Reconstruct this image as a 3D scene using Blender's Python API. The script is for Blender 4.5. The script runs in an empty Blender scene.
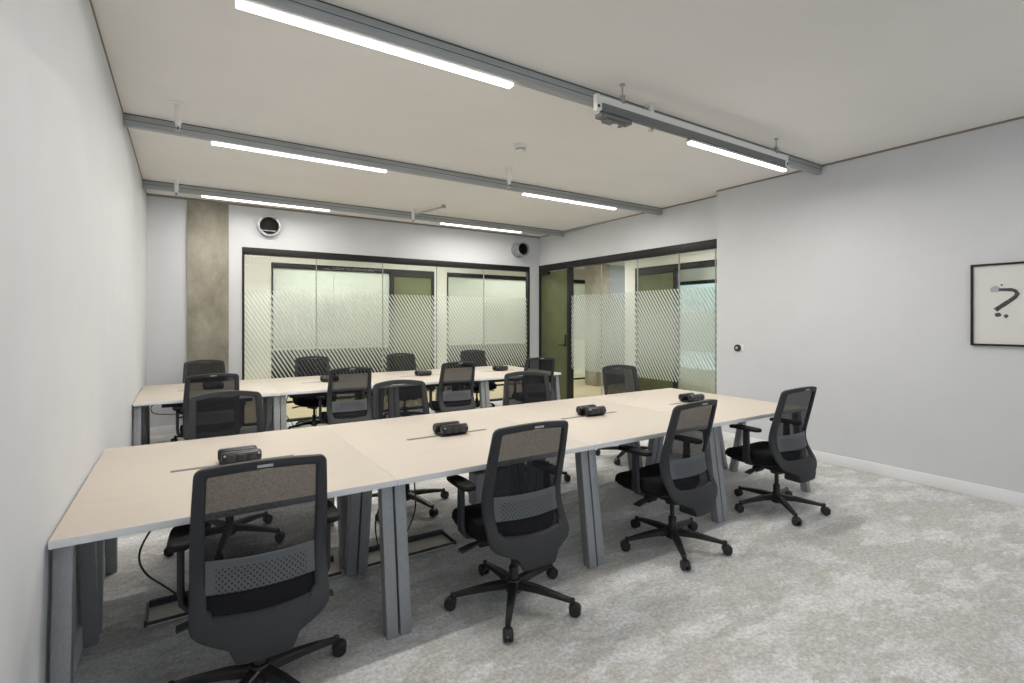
import bpy, bmesh, math, random
from mathutils import Vector, Matrix
random.seed(7)
PI = math.pi
SC = bpy.context.scene
COL = SC.collection

# ------------------------------------------------------------------ helpers
def srgb(r, g, b):
    f = lambda c: (c/255/12.92) if c/255 <= .04045 else ((c/255+.055)/1.055)**2.4
    return (f(r), f(g), f(b), 1.0)

def mat(name, col, rough=.6, metal=0.0, spec=None, emit=None, estr=0.0):
    m = bpy.data.materials.new(name); m.use_nodes = True
    b = m.node_tree.nodes['Principled BSDF']
    b.inputs['Base Color'].default_value = col
    b.inputs['Roughness'].default_value = rough
    b.inputs['Metallic'].default_value = metal
    if spec is not None: b.inputs['Specular IOR Level'].default_value = spec
    if emit is not None:
        b.inputs['Emission Color'].default_value = emit
        b.inputs['Emission Strength'].default_value = estr
    return m

def nodes(m): return m.node_tree.nodes, m.node_tree.links

def noise_mix(m, c1, c2, scale, detail=4, lo=.4, hi=.6, stretch=(1, 1, 1), bump=0.0, bscale=None, rough=.5):
    """base colour varied between c1 and c2 by noise, optional bump"""
    n, l = nodes(m); b = n['Principled BSDF']
    tc = n.new('ShaderNodeTexCoord'); mp = n.new('ShaderNodeMapping')
    mp.inputs['Scale'].default_value = stretch
    l.new(tc.outputs['Object'], mp.inputs['Vector'])
    t = n.new('ShaderNodeTexNoise'); t.inputs['Scale'].default_value = scale
    t.inputs['Detail'].default_value = detail; t.inputs['Roughness'].default_value = rough
    l.new(mp.outputs['Vector'], t.inputs['Vector'])
    r = n.new('ShaderNodeValToRGB')
    r.color_ramp.elements[0].position = lo; r.color_ramp.elements[1].position = hi
    r.color_ramp.elements[0].color = c1; r.color_ramp.elements[1].color = c2
    l.new(t.outputs['Fac'], r.inputs['Fac']); l.new(r.outputs['Color'], b.inputs['Base Color'])
    if bump:
        t2 = n.new('ShaderNodeTexNoise'); t2.inputs['Scale'].default_value = bscale or scale*4
        l.new(tc.outputs['Object'], t2.inputs['Vector'])
        bp = n.new('ShaderNodeBump'); bp.inputs['Strength'].default_value = bump; bp.inputs['Distance'].default_value = .01
        l.new(t2.outputs['Fac'], bp.inputs['Height']); l.new(bp.outputs['Normal'], b.inputs['Normal'])
    return m

class MB:
    """collects shapes; build() links them as ONE mesh object"""
    def __init__(s): s.bm = bmesh.new()
    def box(s, x0, x1, y0, y1, z0, z1, bev=0.0, mi=0):
        x0, x1 = sorted((x0, x1)); y0, y1 = sorted((y0, y1)); z0, z1 = sorted((z0, z1))
        v = [s.bm.verts.new(p) for p in [(x0,y0,z0),(x1,y0,z0),(x1,y1,z0),(x0,y1,z0),(x0,y0,z1),(x1,y0,z1),(x1,y1,z1),(x0,y1,z1)]]
        fs = [s.bm.faces.new([v[i] for i in q]) for q in [(3,2,1,0),(4,5,6,7),(0,1,5,4),(1,2,6,5),(2,3,7,6),(3,0,4,7)]]
        for f in fs: f.material_index = mi
        if bev:
            es = {e for f in fs for e in f.edges}
            bmesh.ops.bevel(s.bm, geom=list(es), offset=bev, segments=2, profile=.5, affect='EDGES', clamp_overlap=True)
        return s
    def prism(s, a, b, w, d, bev=0.0):
        """bar from a to b, w along X, d perpendicular, ends cut level (horizontal)"""
        a = Vector(a); b = Vector(b)
        q = []
        for c in (a, b):
            q += [(c.x-w/2, c.y-d/2, c.z), (c.x+w/2, c.y-d/2, c.z), (c.x+w/2, c.y+d/2, c.z), (c.x-w/2, c.y+d/2, c.z)]
        v = [s.bm.verts.new(p) for p in q]
        fs = [s.bm.faces.new([v[i] for i in k]) for k in [(3,2,1,0),(4,5,6,7),(0,1,5,4),(1,2,6,5),(2,3,7,6),(3,0,4,7)]]
        bmesh.ops.recalc_face_normals(s.bm, faces=fs)
        if bev:
            es = {e for f in fs for e in f.edges}
            bmesh.ops.bevel(s.bm, geom=list(es), offset=bev, segments=2, profile=.5, affect='EDGES', clamp_overlap=True)
        return s
    def rings(s, loops, cap=(True, True), closed=True, mi=0):
        vs = [[s.bm.verts.new(p) for p in L] for L in loops]
        n = len(vs[0])
        for a, b in zip(vs, vs[1:]):
            for i in range(n if closed else n-1):
                j = (i+1) % n
                f = s.bm.faces.new((a[i], a[j], b[j], b[i])); f.material_index = mi
        if cap[0]: s.bm.faces.new(list(reversed(vs[0]))).material_index = mi
        if cap[1]: s.bm.faces.new(vs[-1]).material_index = mi
        return s
    def lathe(s, prof, c=(0,0,0), axis='Z', seg=24, cap=(True, True), mi=0):
        """prof: list of (radius, height along axis)"""
        L = []
        for r, h in prof:
            ring = []
            for i in range(seg):
                t = 2*PI*i/seg; u, w = r*math.cos(t), r*math.sin(t)
                p = {'Z': (u, w, h), 'X': (h, u, w), 'Y': (w, h, u)}[axis]
                ring.append((p[0]+c[0], p[1]+c[1], p[2]+c[2]))
            L.append(ring)
        return s.rings(L, cap, True, mi)
    def tube(s, pts, r, seg=8, radii=None):
        P = [Vector(p) for p in pts]; L = []
        up = Vector((0, 0, 1))
        for i, p in enumerate(P):
            d = (P[min(i+1, len(P)-1)] - P[max(i-1, 0)]).normalized()
            a = d.cross(up)
            if a.length < 1e-3: a = d.cross(Vector((1, 0, 0)))
            a.normalize(); b = d.cross(a).normalized()
            rr = radii[i] if radii else r
            L.append([p + a*rr*math.cos(2*PI*k/seg) + b*rr*math.sin(2*PI*k/seg) for k in range(seg)])
        return s.rings(L)
    def sweep(s, pts, w, h, bev=0):
        """rectangular section swept along pts; w sideways, h upward (lists or numbers)"""
        P = [Vector(p) for p in pts]; L = []
        for i, p in enumerate(P):
            d = (P[min(i+1, len(P)-1)] - P[max(i-1, 0)]).normalized()
            a = d.cross(Vector((0, 0, 1)))
            if a.length < .2: a = Vector((1, 0, 0))
            a.normalize(); b = a.cross(d).normalized()
            ww = (w[i] if isinstance(w, (list, tuple)) else w)/2; hh = (h[i] if isinstance(h, (list, tuple)) else h)/2
            c = .3
            L.append([p+a*(ww*x)+b*(hh*y) for x, y in ((-1,-1+c),(-1+c,-1),(1-c,-1),(1,-1+c),(1,1-c),(1-c,1),(-1+c,1),(-1,1-c))])
        return s.rings(L)
    def xf(s, M):
        bmesh.ops.transform(s.bm, matrix=M, verts=s.bm.verts); return s
    def build(s, name, mats, parent=None, smooth=True, ang=38, recalc=True):
        if recalc: bmesh.ops.recalc_face_normals(s.bm, faces=s.bm.faces)
        if smooth:
            for f in s.bm.faces: f.smooth = True
            for e in s.bm.edges:
                if len(e.link_faces) == 2 and e.calc_face_angle(0) > math.radians(ang): e.smooth = False
        me = bpy.data.meshes.new(name); s.bm.to_mesh(me); s.bm.free()
        for m in (mats if isinstance(mats, (list, tuple)) else [mats]): me.materials.append(m)
        o = bpy.data.objects.new(name, me); COL.objects.link(o)
        if parent: o.parent = parent
        return o

def tag(o, label=None, cat=None, group=None, kind=None):
    if label: o['label'] = label
    if cat: o['category'] = cat
    if group: o['group'] = group
    if kind: o['kind'] = kind
    return o
def empty(name, loc=(0,0,0), rz=0):
    o = bpy.data.objects.new(name, None); COL.objects.link(o)
    o.location = loc; o.rotation_euler = (0, 0, rz); o.empty_display_size = .1
    return o
def copy_tree(o, parent=None):
    c = o.copy(); COL.objects.link(c)
    if parent: c.parent = parent
    for ch in list(o.children): copy_tree(ch, c)
    return c
def struct(name, mb, m, label, cat, parent=None, **k):
    o = mb.build(name, m, parent, **k)
    if parent is None: tag(o, label, cat, kind='structure')
    return o

# ------------------------------------------------------------------ materials
M = {}
M['wall'] = noise_mix(mat('wall paint', srgb(208,210,213), .75), srgb(205,207,210), srgb(207,209,212), 3)
M['ceiling'] = noise_mix(mat('ceiling paint', srgb(226,224,219), .8), srgb(229,227,224), srgb(231,229,226), 2)
M['gap'] = mat('shadow gap trim', srgb(136,127,118), .8)
M['white_trim'] = mat('white trim', srgb(232,233,235), .4)
M['concrete'] = noise_mix(mat('concrete', srgb(160,150,130), .8), srgb(128,124,110), srgb(166,161,147), 3.2, 10, .36, .66, (1,1,.6), bump=.25, bscale=40, rough=.62)
M['black_metal'] = mat('black frame', srgb(30,29,30), .5, spec=.3)
M['black_plastic'] = mat('black plastic', srgb(33,33,35), .42)
M['black_fabric'] = noise_mix(mat('black fabric', srgb(24,24,26), .95, spec=.2), srgb(20,20,22), srgb(29,29,31), 400, 2, bump=.3, bscale=900)
M['grey_plastic'] = mat('dark grey plastic', srgb(52,54,57), .58, spec=.35)
M['lumbar'] = mat('lumbar grey plastic', srgb(90,94,98), .55)
M['silver'] = mat('silver', srgb(190,192,195), .35, .6)
M['chrome'] = mat('chrome', srgb(200,200,200), .2, .9)
M['galv'] = noise_mix(mat('galvanised steel', srgb(170,172,172), .4, .5), srgb(150,153,153), srgb(184,186,186), 14, 3)
M['white_plastic'] = mat('white plastic', srgb(228,228,224), .4)
M['dark_rail'] = mat('dark rail', srgb(50,51,53), .5)
M['dark_hole'] = mat('duct inside', srgb(18,18,19), .8)
M['edge'] = mat('desk edge', srgb(234,236,239), .5)
M['seam'] = mat('grey slot liner', srgb(104,102,98), .6)
M['socket'] = mat('socket black', srgb(28,28,32), .3)
M['sock_face'] = mat('socket face', srgb(52,52,58), .35)
M['olive'] = noise_mix(mat('olive door', srgb(90,94,64), .6, spec=.3), srgb(87,91,61), srgb(93,97,67), 6)
M['paper'] = mat('print paper', srgb(216,216,212), .7)
M['ink'] = noise_mix(mat('print ink', srgb(70,70,72), .8), srgb(58,58,60), srgb(84,84,87), 60)
M['ink_pale'] = mat('print pale ink', srgb(172,174,178), .8)
M['corr_wall'] = mat('corridor paint', srgb(222,221,213), .8)
M['corr_floor'] = noise_mix(mat('corridor floor', srgb(200,186,156), .5), srgb(192,177,146), srgb(208,194,166), 3, 5, .3, .7, (.4,4,1))
M['green_wall'] = mat('pale room paint', srgb(216,222,212), .8)
M['dark_furn'] = mat('dark sideboard', srgb(38,40,40), .6)
M['teal'] = mat('neighbour facade', srgb(120,190,208), .5)
M['joint'] = mat('glass joint', srgb(150,157,151), .4)
M['led'] = mat('led diffuser', srgb(250,250,248), .5, emit=(1, .97, .93, 1), estr=9)

# brushed grey steel for legs and beams
def brushed(name, c1, c2, rough, metal, stretch):
    return noise_mix(mat(name, c1, rough, metal), c1, c2, 6, 3, .3, .7, stretch, rough=.6)
M['strip'] = mat('dark strip', srgb(112,113,112), .5)
M['leg'] = brushed('brushed grey leg', srgb(143,146,149), srgb(160,163,166), .5, .3, (60,60,1.2))
M['beam'] = brushed('grey channel', srgb(155,159,160), srgb(170,174,175), .5, .2, (.5,14,14))

# laminate: warm beige with faint grain
M['laminate'] = noise_mix(mat('beige laminate', srgb(196,186,172), .5, spec=.35), srgb(194,185,173), srgb(199,190,178), 5, 5, .3, .7, (.5,14,1))

# carpet : big mottled patches of pale and grey pile
def carpet():
    m = mat('carpet', srgb(180,178,172), .95, spec=.1); n, l = nodes(m); b = n['Principled BSDF']
    tc = n.new('ShaderNodeTexCoord'); mp = n.new('ShaderNodeMapping'); mp.inputs['Scale'].default_value = (1.0, 1.9, 1)
    mp.inputs['Rotation'].default_value = (0, 0, .12)
    l.new(tc.outputs['Object'], mp.inputs['Vector'])
    def noise(s, d, r=.5, v=mp.outputs['Vector'], dist=0):
        t = n.new('ShaderNodeTexNoise'); t.inputs['Scale'].default_value = s; t.inputs['Detail'].default_value = d
        t.inputs['Roughness'].default_value = r; t.inputs['Distortion'].default_value = dist
        l.new(v, t.inputs['Vector']); return t.outputs['Fac']
    def ramp(f, lo, hi, c1, c2):
        r = n.new('ShaderNodeValToRGB'); e = r.color_ramp.elements
        e[0].position = lo; e[1].position = hi; e[0].color = c1; e[1].color = c2
        l.new(f, r.inputs['Fac']); return r.outputs['Color']
    def mixc(f, a, b_, mode='MIX'):
        x = n.new('ShaderNodeMix'); x.data_type = 'RGBA'; x.blend_type = mode
        if isinstance(f, float): x.inputs['Factor'].default_value = f
        else: l.new(f, x.inputs['Factor'])
        l.new(a, x.inputs['A']); l.new(b_, x.inputs['B']); return x.outputs['Result']
    light = ramp(noise(6, 10, .75), .35, .65, srgb(216,216,214), srgb(243,244,245))
    beige = ramp(noise(9, 10, .75), .35, .65, srgb(197,195,190), srgb(220,219,215))
    mask = ramp(noise(1.9, 14, .68, dist=.25), .485, .535, (0,0,0,1), (1,1,1,1))
    mask2 = ramp(noise(3.6, 14, .7, dist=.15), .50, .56, (0,0,0,1), (1,1,1,1))
    c = mixc(mask, beige, light)
    cool = ramp(noise(8, 10, .75), .35, .65, srgb(196,197,196), srgb(226,228,229))
    c2_ = mixc(mask2, c, cool)
    c = mixc(.6, c, c2_)
    # tiles: each carpet tile shifts the patches a little
    ck = n.new('ShaderNodeTexBrick'); ck.inputs['Scale'].default_value = 1.0
    ck.inputs['Brick Width'].default_value = 1.0; ck.inputs['Row Height'].default_value = .5
    ck.inputs['Mortar Size'].default_value = 0.0
    ck.inputs['Color1'].default_value = (.93,.93,.93,1); ck.inputs['Color2'].default_value = (1,1,1,1)
    l.new(tc.outputs['Object'], ck.inputs['Vector'])
    c = mixc(.55, c, ck.outputs['Color'], 'MULTIPLY')
    fine = ramp(noise(48, 6, .85, tc.outputs['Object']), .44, .56, (.66,.66,.66,1), (1.0,1.0,1.0,1))
    c = mixc(.85, c, fine, 'MULTIPLY')
    l.new(c, b.inputs['Base Color'])
    bp = n.new('ShaderNodeBump'); bp.inputs['Strength'].default_value = .5; bp.inputs['Distance'].default_value = .006
    l.new(noise(260, 2, .6, tc.outputs['Object']), bp.inputs['Height']); l.new(bp.outputs['Normal'], b.inputs['Normal'])
    return m
M['carpet'] = carpet()

# see-through woven chair mesh
def chair_mesh():
    m = bpy.data.materials.new('chair mesh'); m.use_nodes = True; n, l = nodes(m); n.clear()
    out = n.new('ShaderNodeOutputMaterial'); mx = n.new('ShaderNodeMixShader'); tr = n.new('ShaderNodeBsdfTransparent')
    d = n.new('ShaderNodeBsdfDiffuse'); d.inputs['Color'].default_value = srgb(42,42,45)
    tc = n.new('ShaderNodeTexCoord'); t = n.new('ShaderNodeTexNoise'); t.inputs['Scale'].default_value = 130
    l.new(tc.outputs['Object'], t.inputs['Vector'])
    mr = n.new('ShaderNodeMapRange'); mr.inputs['From Min'].default_value = .3; mr.inputs['From Max'].default_value = .7
    mr.inputs['To Min'].default_value = .83; mr.inputs['To Max'].default_value = .89
    l.new(t.outputs['Fac'], mr.inputs['Value']); l.new(mr.outputs['Result'], mx.inputs['Fac'])
    l.new(tr.outputs[0], mx.inputs[1]); l.new(d.outputs[0], mx.inputs[2]); l.new(mx.outputs[0], out.inputs['Surface'])
    return m
M['mesh'] = chair_mesh()
M['pad'] = mat('black arm pad', srgb(24,24,25), .7, spec=.25)

# lumbar plate: rows of small dark perforations in its middle
def lumbar_mat():
    m = mat('perforated lumbar', srgb(90,94,98), .55); n, l = nodes(m); b = n['Principled BSDF']
    tc = n.new('ShaderNodeTexCoord'); mp = n.new('ShaderNodeMapping'); mp.inputs['Rotation'].default_value = (0, PI/4, 0)
    l.new(tc.outputs['Object'], mp.inputs['Vector'])
    sx = n.new('ShaderNodeSeparateXYZ'); l.new(mp.outputs['Vector'], sx.inputs[0])
    def frac(o):
        a = n.new('ShaderNodeMath'); a.operation = 'MULTIPLY'; a.inputs[1].default_value = 1/.0145; l.new(o, a.inputs[0])
        f = n.new('ShaderNodeMath'); f.operation = 'FRACT'; l.new(a.outputs[0], f.inputs[0])
        g = n.new('ShaderNodeMath'); g.operation = 'LESS_THAN'; g.inputs[1].default_value = .5; l.new(f.outputs[0], g.inputs[0])
        return g.outputs[0]
    a = n.new('ShaderNodeMath'); a.operation = 'MULTIPLY'; l.new(frac(sx.outputs['X']), a.inputs[0]); l.new(frac(sx.outputs['Z']), a.inputs[1])
    so = n.new('ShaderNodeSeparateXYZ'); l.new(tc.outputs['Object'], so.inputs[0])
    ab = n.new('ShaderNodeMath'); ab.operation = 'ABSOLUTE'; l.new(so.outputs['X'], ab.inputs[0])
    lt = n.new('ShaderNodeMath'); lt.operation = 'LESS_THAN'; lt.inputs[1].default_value = .155; l.new(ab.outputs[0], lt.inputs[0])
    zz = n.new('ShaderNodeMath'); zz.operation = 'LESS_THAN'; zz.inputs[1].default_value = .592; l.new(so.outputs['Z'], zz.inputs[0])
    k = n.new('ShaderNodeMath'); k.operation = 'MULTIPLY'; l.new(a.outputs[0], k.inputs[0]); l.new(lt.outputs[0], k.inputs[1])
    k2 = n.new('ShaderNodeMath'); k2.operation = 'MULTIPLY'; l.new(k.outputs[0], k2.inputs[0]); l.new(zz.outputs[0], k2.inputs[1])
    mx = n.new('ShaderNodeMix'); mx.data_type = 'RGBA'
    l.new(k2.outputs[0], mx.inputs['Factor']); mx.inputs['A'].default_value = srgb(90,94,98); mx.inputs['B'].default_value = srgb(34,35,37)
    l.new(mx.outputs['Result'], b.inputs['Base Color'])
    return m
M['perf'] = lumbar_mat()

# clear glass (thin) with an optional striped white privacy film printed on it
def glass(name, tint, film=None):
    m = bpy.data.materials.new(name); m.use_nodes = True; n, l = nodes(m); n.clear()
    out = n.new('ShaderNodeOutputMaterial')
    tr = n.new('ShaderNodeBsdfTransparent'); tr.inputs['Color'].default_value = tint
    gl = n.new('ShaderNodeBsdfGlossy'); gl.inputs['Roughness'].default_value = .0
    lw = n.new('ShaderNodeLayerWeight'); lw.inputs['Blend'].default_value = .5
    p5 = n.new('ShaderNodeMath'); p5.operation = 'POWER'; p5.inputs[1].default_value = 4.5; l.new(lw.outputs['Facing'], p5.inputs[0])
    fr = n.new('ShaderNodeMath'); fr.operation = 'MULTIPLY_ADD'; fr.inputs[1].default_value = .6; fr.inputs[2].default_value = .012; l.new(p5.outputs[0], fr.inputs[0])
    mx = n.new('ShaderNodeMixShader'); l.new(fr.outputs[0], mx.inputs['Fac']); l.new(tr.outputs[0], mx.inputs[1]); l.new(gl.outputs[0], mx.inputs[2])
    res = mx.outputs[0]
    if film:
        axis, sgn, slope, pitch, z0, z1, kind = film
        df = n.new('ShaderNodeBsdfDiffuse'); df.inputs['Color'].default_value = srgb(206,211,205)
        tl = n.new('ShaderNodeBsdfTranslucent'); tl.inputs['Color'].default_value = srgb(206,211,205)
        fm = n.new('ShaderNodeMixShader'); fm.inputs['Fac'].default_value = .45
        l.new(df.outputs[0], fm.inputs[1]); l.new(tl.outputs[0], fm.inputs[2])
        tc = n.new('ShaderNodeTexCoord'); sx = n.new('ShaderNodeSeparateXYZ'); l.new(tc.outputs['Object'], sx.inputs[0])
        def mth(op, a, b=None, c=None):
            q = n.new('ShaderNodeMath'); q.operation = op
            for i, v in enumerate((a, b, c)):
                if v is None: continue
                if isinstance(v, (int, float)): q.inputs[i].default_value = v
                else: l.new(v, q.inputs[i])
            return q.outputs[0]
        z = sx.outputs['Z']
        inb = mth('MULTIPLY', mth('GREATER_THAN', z, z0), mth('LESS_THAN', z, z1))
        if kind == 'stripe':
            u = mth('ADD', mth('MULTIPLY', sx.outputs[axis], sgn), mth('DIVIDE', z, slope))
            f = mth('FRACT', mth('DIVIDE', u, pitch))
            # stripes are thin at the band's ends and broad in its middle
            mid = (z0+z1)/2; half = (z1-z0)/2
            w = mth('SUBTRACT', .62, mth('MULTIPLY', mth('POWER', mth('ABSOLUTE', mth('DIVIDE', mth('SUBTRACT', z, mid), half)), 2.0), .34))
            fac = mth('MULTIPLY', mth('MULTIPLY', mth('LESS_THAN', f, w), inb), .8)
        else:
            fac = mth('MULTIPLY', inb, kind)
        m2 = n.new('ShaderNodeMixShader'); l.new(fac, m2.inputs['Fac']); l.new(res, m2.inputs[1]); l.new(fm.outputs[0], m2.inputs[2])
        res = m2.outputs[0]
    l.new(res, out.inputs['Surface'])
    return m
TINT = (.965, .982, .965, 1)
M['glass_back'] = glass('striped glass', TINT, ('X', 1, 1.6, .056, .62, 1.93, 'stripe'))
M['glass_right'] = glass('striped glass side', TINT, ('Y', -1, 1.6, .056, .62, 1.95, 'stripe'))
M['glass_far'] = glass('frosted glass', TINT, ('X', 1, 1, 1, 1.0, 2.5, .5))
M['glass_far_side'] = glass('frosted glass side', TINT, ('X', 1, 1, 1, .95, 1.66, .5))
M['glass_clear'] = glass('clear glass', (.97,.98,.97,1))

# ------------------------------------------------------------------ key dimensions (metres)
XL, XR, XG, YB, ZC, YF = -.402, 5.658, 5.87, 8.08, 3.139, -3.2
YE = 3.968                        # right wall ends here, glazed wall set back behind it
YC, XC = 9.9, 7.55                # far sides of the two corridors
HD = 2.53                         # top of the glazing

# ------------------------------------------------------------------ room shell
struct('floor', MB().box(XL-.1, XG-.03, YF, YB+.04, -.1, 0), M['carpet'], 'mottled pale grey carpet floor of the office', 'floor')
struct('floor_corridor', MB().box(-1.6, 12.6, YB+.04, 13.2, -.1, 0).box(XG-.03, 9.0, .8, YB+.04, -.1, 0).box(9.0, 12.6, 7.3, YB+.04, -.1, 0), M['corr_floor'], 'pale wood corridor floor beyond the glass', 'floor')
struct('ceiling', MB().box(XL-.1, XG+.1, YF, YB+.1, ZC, ZC+.15), M['ceiling'], 'plain off-white office ceiling', 'ceiling')
struct('wall_left', MB().box(XL-.12, XL, YF, YB+.1, 0, ZC), M['wall'], 'long white wall on the left', 'wall')
struct('wall_right', MB().box(XR, XG+.1, YF, YE, 0, ZC), M['wall'], 'white wall on the right with the framed print', 'wall')
wb = MB().box(XL, .039, YB, YB+.1, 0, ZC).box(.527, .693, YB, YB+.1, 0, ZC).box(.693, 5.641, YB, YB+.1, HD+.008, ZC).box(5.641, XG+.1, YB, YB+.1, 0, ZC)
struct('wall_back', wb, M['wall'], 'white back wall around the glazed screen', 'wall')
struct('wall_glazed', MB().box(XG, XG+.1, YE, YB, HD+.04, ZC), M['wall'], 'white bulkhead above the side glazing and door', 'wall')
wf = MB().box(XL-.12, XG+.1, YF-.12, YF, 0, .75).box(XL-.12, XG+.1, YF-.12, YF, 2.85, ZC)
for a, b in ((XL-.12, -.1), (1.6, 1.8), (3.5, 3.7), (5.4, XG+.1)): wf.box(a, b, YF-.12, YF, .75, 2.85)
struct('wall_front', wf, M['wall'], 'white wall with three windows behind the camera', 'wall')
w = MB()
for a, b in ((-.1, 1.6), (1.8, 3.5), (3.7, 5.4)):
    w.box(a, b, YF-.09, YF-.04, .75, .8).box(a, b, YF-.09, YF-.04, 2.8, 2.85).box(a, a+.05, YF-.09, YF-.04, .8, 2.8).box(b-.05, b, YF-.09, YF-.04, .8, 2.8).box((a+b)/2-.025, (a+b)/2+.025, YF-.09, YF-.04, .8, 2.8)
struct('window_6', w, M['black_metal'], 'window frames in the wall behind the camera', 'window')

struct('column', MB().box(.039, .527, YB-.03, YB+.12, 0, ZC, .006), M['concrete'], 'bare board-marked concrete column in the back wall', 'column')
struct('baseboard_right', MB().box(XR-.016, XR, YF, YE, 0, .112, .004), M['white_trim'], 'white skirting along the right wall', 'baseboard')
struct('baseboard_left', MB().box(XL, XL+.016, YF, YB, 0, .112, .004), M['white_trim'], 'white skirting along the left wall', 'baseboard')
struct('baseboard_back', MB().box(XL+.016, .039, YB-.016, YB, 0, .112, .004).box(.527, .693, YB-.016, YB, 0, .112, .004), M['white_trim'], 'white skirting along the back wall', 'baseboard')
# dark shadow-gap line between walls and ceiling
g = .014
struct('trim_1', MB().box(XL, XL+.006, YF, YB, ZC-g, ZC), M['gap'], 'thin dark shadow line at the top of the left wall', 'trim')
struct('trim_2', MB().box(XR-.008, XR, YF, YE, ZC-.018, ZC), M['gap'], 'thin dark shadow line at the top of the right wall', 'trim')
struct('trim_3', MB().box(XL, XG, YB-.04, YB, ZC-.022, ZC), M['gap'], 'thin dark shadow line at the top of the back wall', 'trim')
struct('trim_4', MB().box(XG-.008, XG, YE, YB, ZC-.018, ZC), M['gap'], 'thin dark shadow line above the side glazing', 'trim')

# ------------------------------------------------------------------ glazing to the corridors
def part(name, mb, m, parent, label=None):
    o = mb.build(name, m, parent)
    if label: o['label'] = label
    return o
# back screen
win = empty('window_1', (0, 0, 0)); tag(win, 'wide glazed screen with striped film in the back wall', 'window', kind='structure')
part('header', MB().box(.693, 5.641, YB-.01, YB+.09, HD-.09, HD+.008, .003), M['black_metal'], win)
part('frame', MB().box(.693, .723, YB-.01, YB+.09, 0, HD-.095).box(5.611, 5.641, YB-.01, YB+.09, 0, HD-.095).box(.723, 5.611, YB-.01, YB+.09, 0, .03), M['black_metal'], win)
js = [.723, 1.703, 2.74, 3.70, 4.645, 5.611]
for a, b in zip(js, js[1:]): part('pane', MB().box(a+.003, b-.003, YB+.04, YB+.052, .03, HD-.095), M['glass_back'], win)
for a in js[1:-1]: part('joint', MB().box(a-.006, a+.006, YB+.038, YB+.054, .03, HD-.095), M['joint'], win)
# side glazing
YD = 7.172
win = empty('window_2'); tag(win, 'side glazing with striped film beside the olive door', 'window', kind='structure')
part('header', MB().box(XG-.01, XG+.09, 3.9, YD-.03, HD-.075, HD+.04, .003), M['black_metal'], win)
part('frame', MB().box(XG-.01, XG+.09, YE, YD-.03, 0, .03), M['black_metal'], win)
js = [YE, 4.168, 4.756, 5.544, 6.35, YD-.03]
for a, b in zip(js, js[1:]): part('pane', MB().box(XG+.04, XG+.052, a+.003, b-.003, .03, HD-.075), M['glass_right'], win)
for a in js[1:-1]: part('joint', MB().box(XG+.038, XG+.054, a-.006, a+.006, .03, HD-.075), M['joint'], win)
# olive door
dr = empty('door_1'); tag(dr, 'olive green door with black frame in the far right corner', 'door', kind='structure')
part('door_frame', MB().box(XG-.012, XG+.1, YD-.03, YD+.035, 0, HD+.04, .003).box(XG-.012, XG+.1, YB-.055, YB-.012, 0, HD+.04, .003).box(XG-.012, XG+.1, YD+.035, YB-.055, HD-.08, HD+.04, .003), M['black_metal'], dr)
part('door_leaf', MB().box(XG+.01, XG+.055, YD+.04, YB-.06, .008, HD-.1, .003), M['olive'], dr, 'olive green leaf')
h = part('lock_plate', MB().box(XG+.001, XG+.01, YD+.075, YD+.12, 1.02, 1.24, .003), M['black_metal'], dr)
part('handle', MB().tube([(XG+.002, YD+.1, 1.05), (XG-.045, YD+.1, 1.05), (XG-.05, YD+.12, 1.05), (XG-.05, YD+.24, 1.05)], .0095), M['black_metal'], h)
part('door_closer', MB().box(XG-.05, XG+.01, YB-.34, YB-.1, HD-.15, HD-.09, .006), M['black_metal'], dr)

# ------------------------------------------------------------------ corridors and rooms beyond the glass
cw = MB().box(-1.7, -1.6, YB+.1, YC+3.3, 0, 2.8).box(-1.6, XL-.12, YB, YB+.1, 0, 2.8)
cw.box(-1.6, 1.31, YC, YC+.1, 0, 2.8).box(1.31, 12.6, YC, YC+.1, HD+.005, 2.8).box(4.45, 4.75, YC, YC+.1, 0, HD+.005).box(8.95, 12.6, YC, YC+.1, 0, HD+.005)
struct('wall_corridor', cw, M['corr_wall'], 'cream corridor wall facing the back screen', 'wall')
cs = MB().box(XC, XC+.12, 7.13, 7.42, 0, 2.8).box(XC, XC+.12, .8, 7.13, HD+.005, 2.8).box(XC, XC+.12, .8, 3.2, 0, HD+.005)
cs.box(XC+.12, 9.6, 7.32, 7.42, 0, 2.8).box(XG+.1, 9.0, .7, .8, 0, 2.8).box(9.6, 12.6, 7.32, 7.42, 0, 2.8).box(12.5, 12.6, 7.42, YC, 0, 2.8)
struct('wall_corridor_side', cs, M['corr_wall'], 'cream corridor wall facing the side glazing', 'wall')
struct('ceiling_corridor', MB().box(-1.7, 12.6, YB+.1, 13.2, 2.8, 2.9).box(XG+.1, 9.0, .7, YB+.1, 2.8, 2.9).box(9.0, 12.6, 7.3, YB+.1, 2.8, 2.9), M['ceiling'], 'ceiling of the corridors beyond the glass', 'ceiling')
struct('wall_rooms', MB().box(-1.7, 9.3, 12.6, 12.7, 0, 2.8).box(4.5, 4.6, YC+.1, 12.6, 0, 2.8).box(9.2, 9.3, YC+.1, 12.6, 0, 2.8), M['green_wall'], 'pale walls of the meeting rooms beyond the corridor', 'wall')

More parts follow.
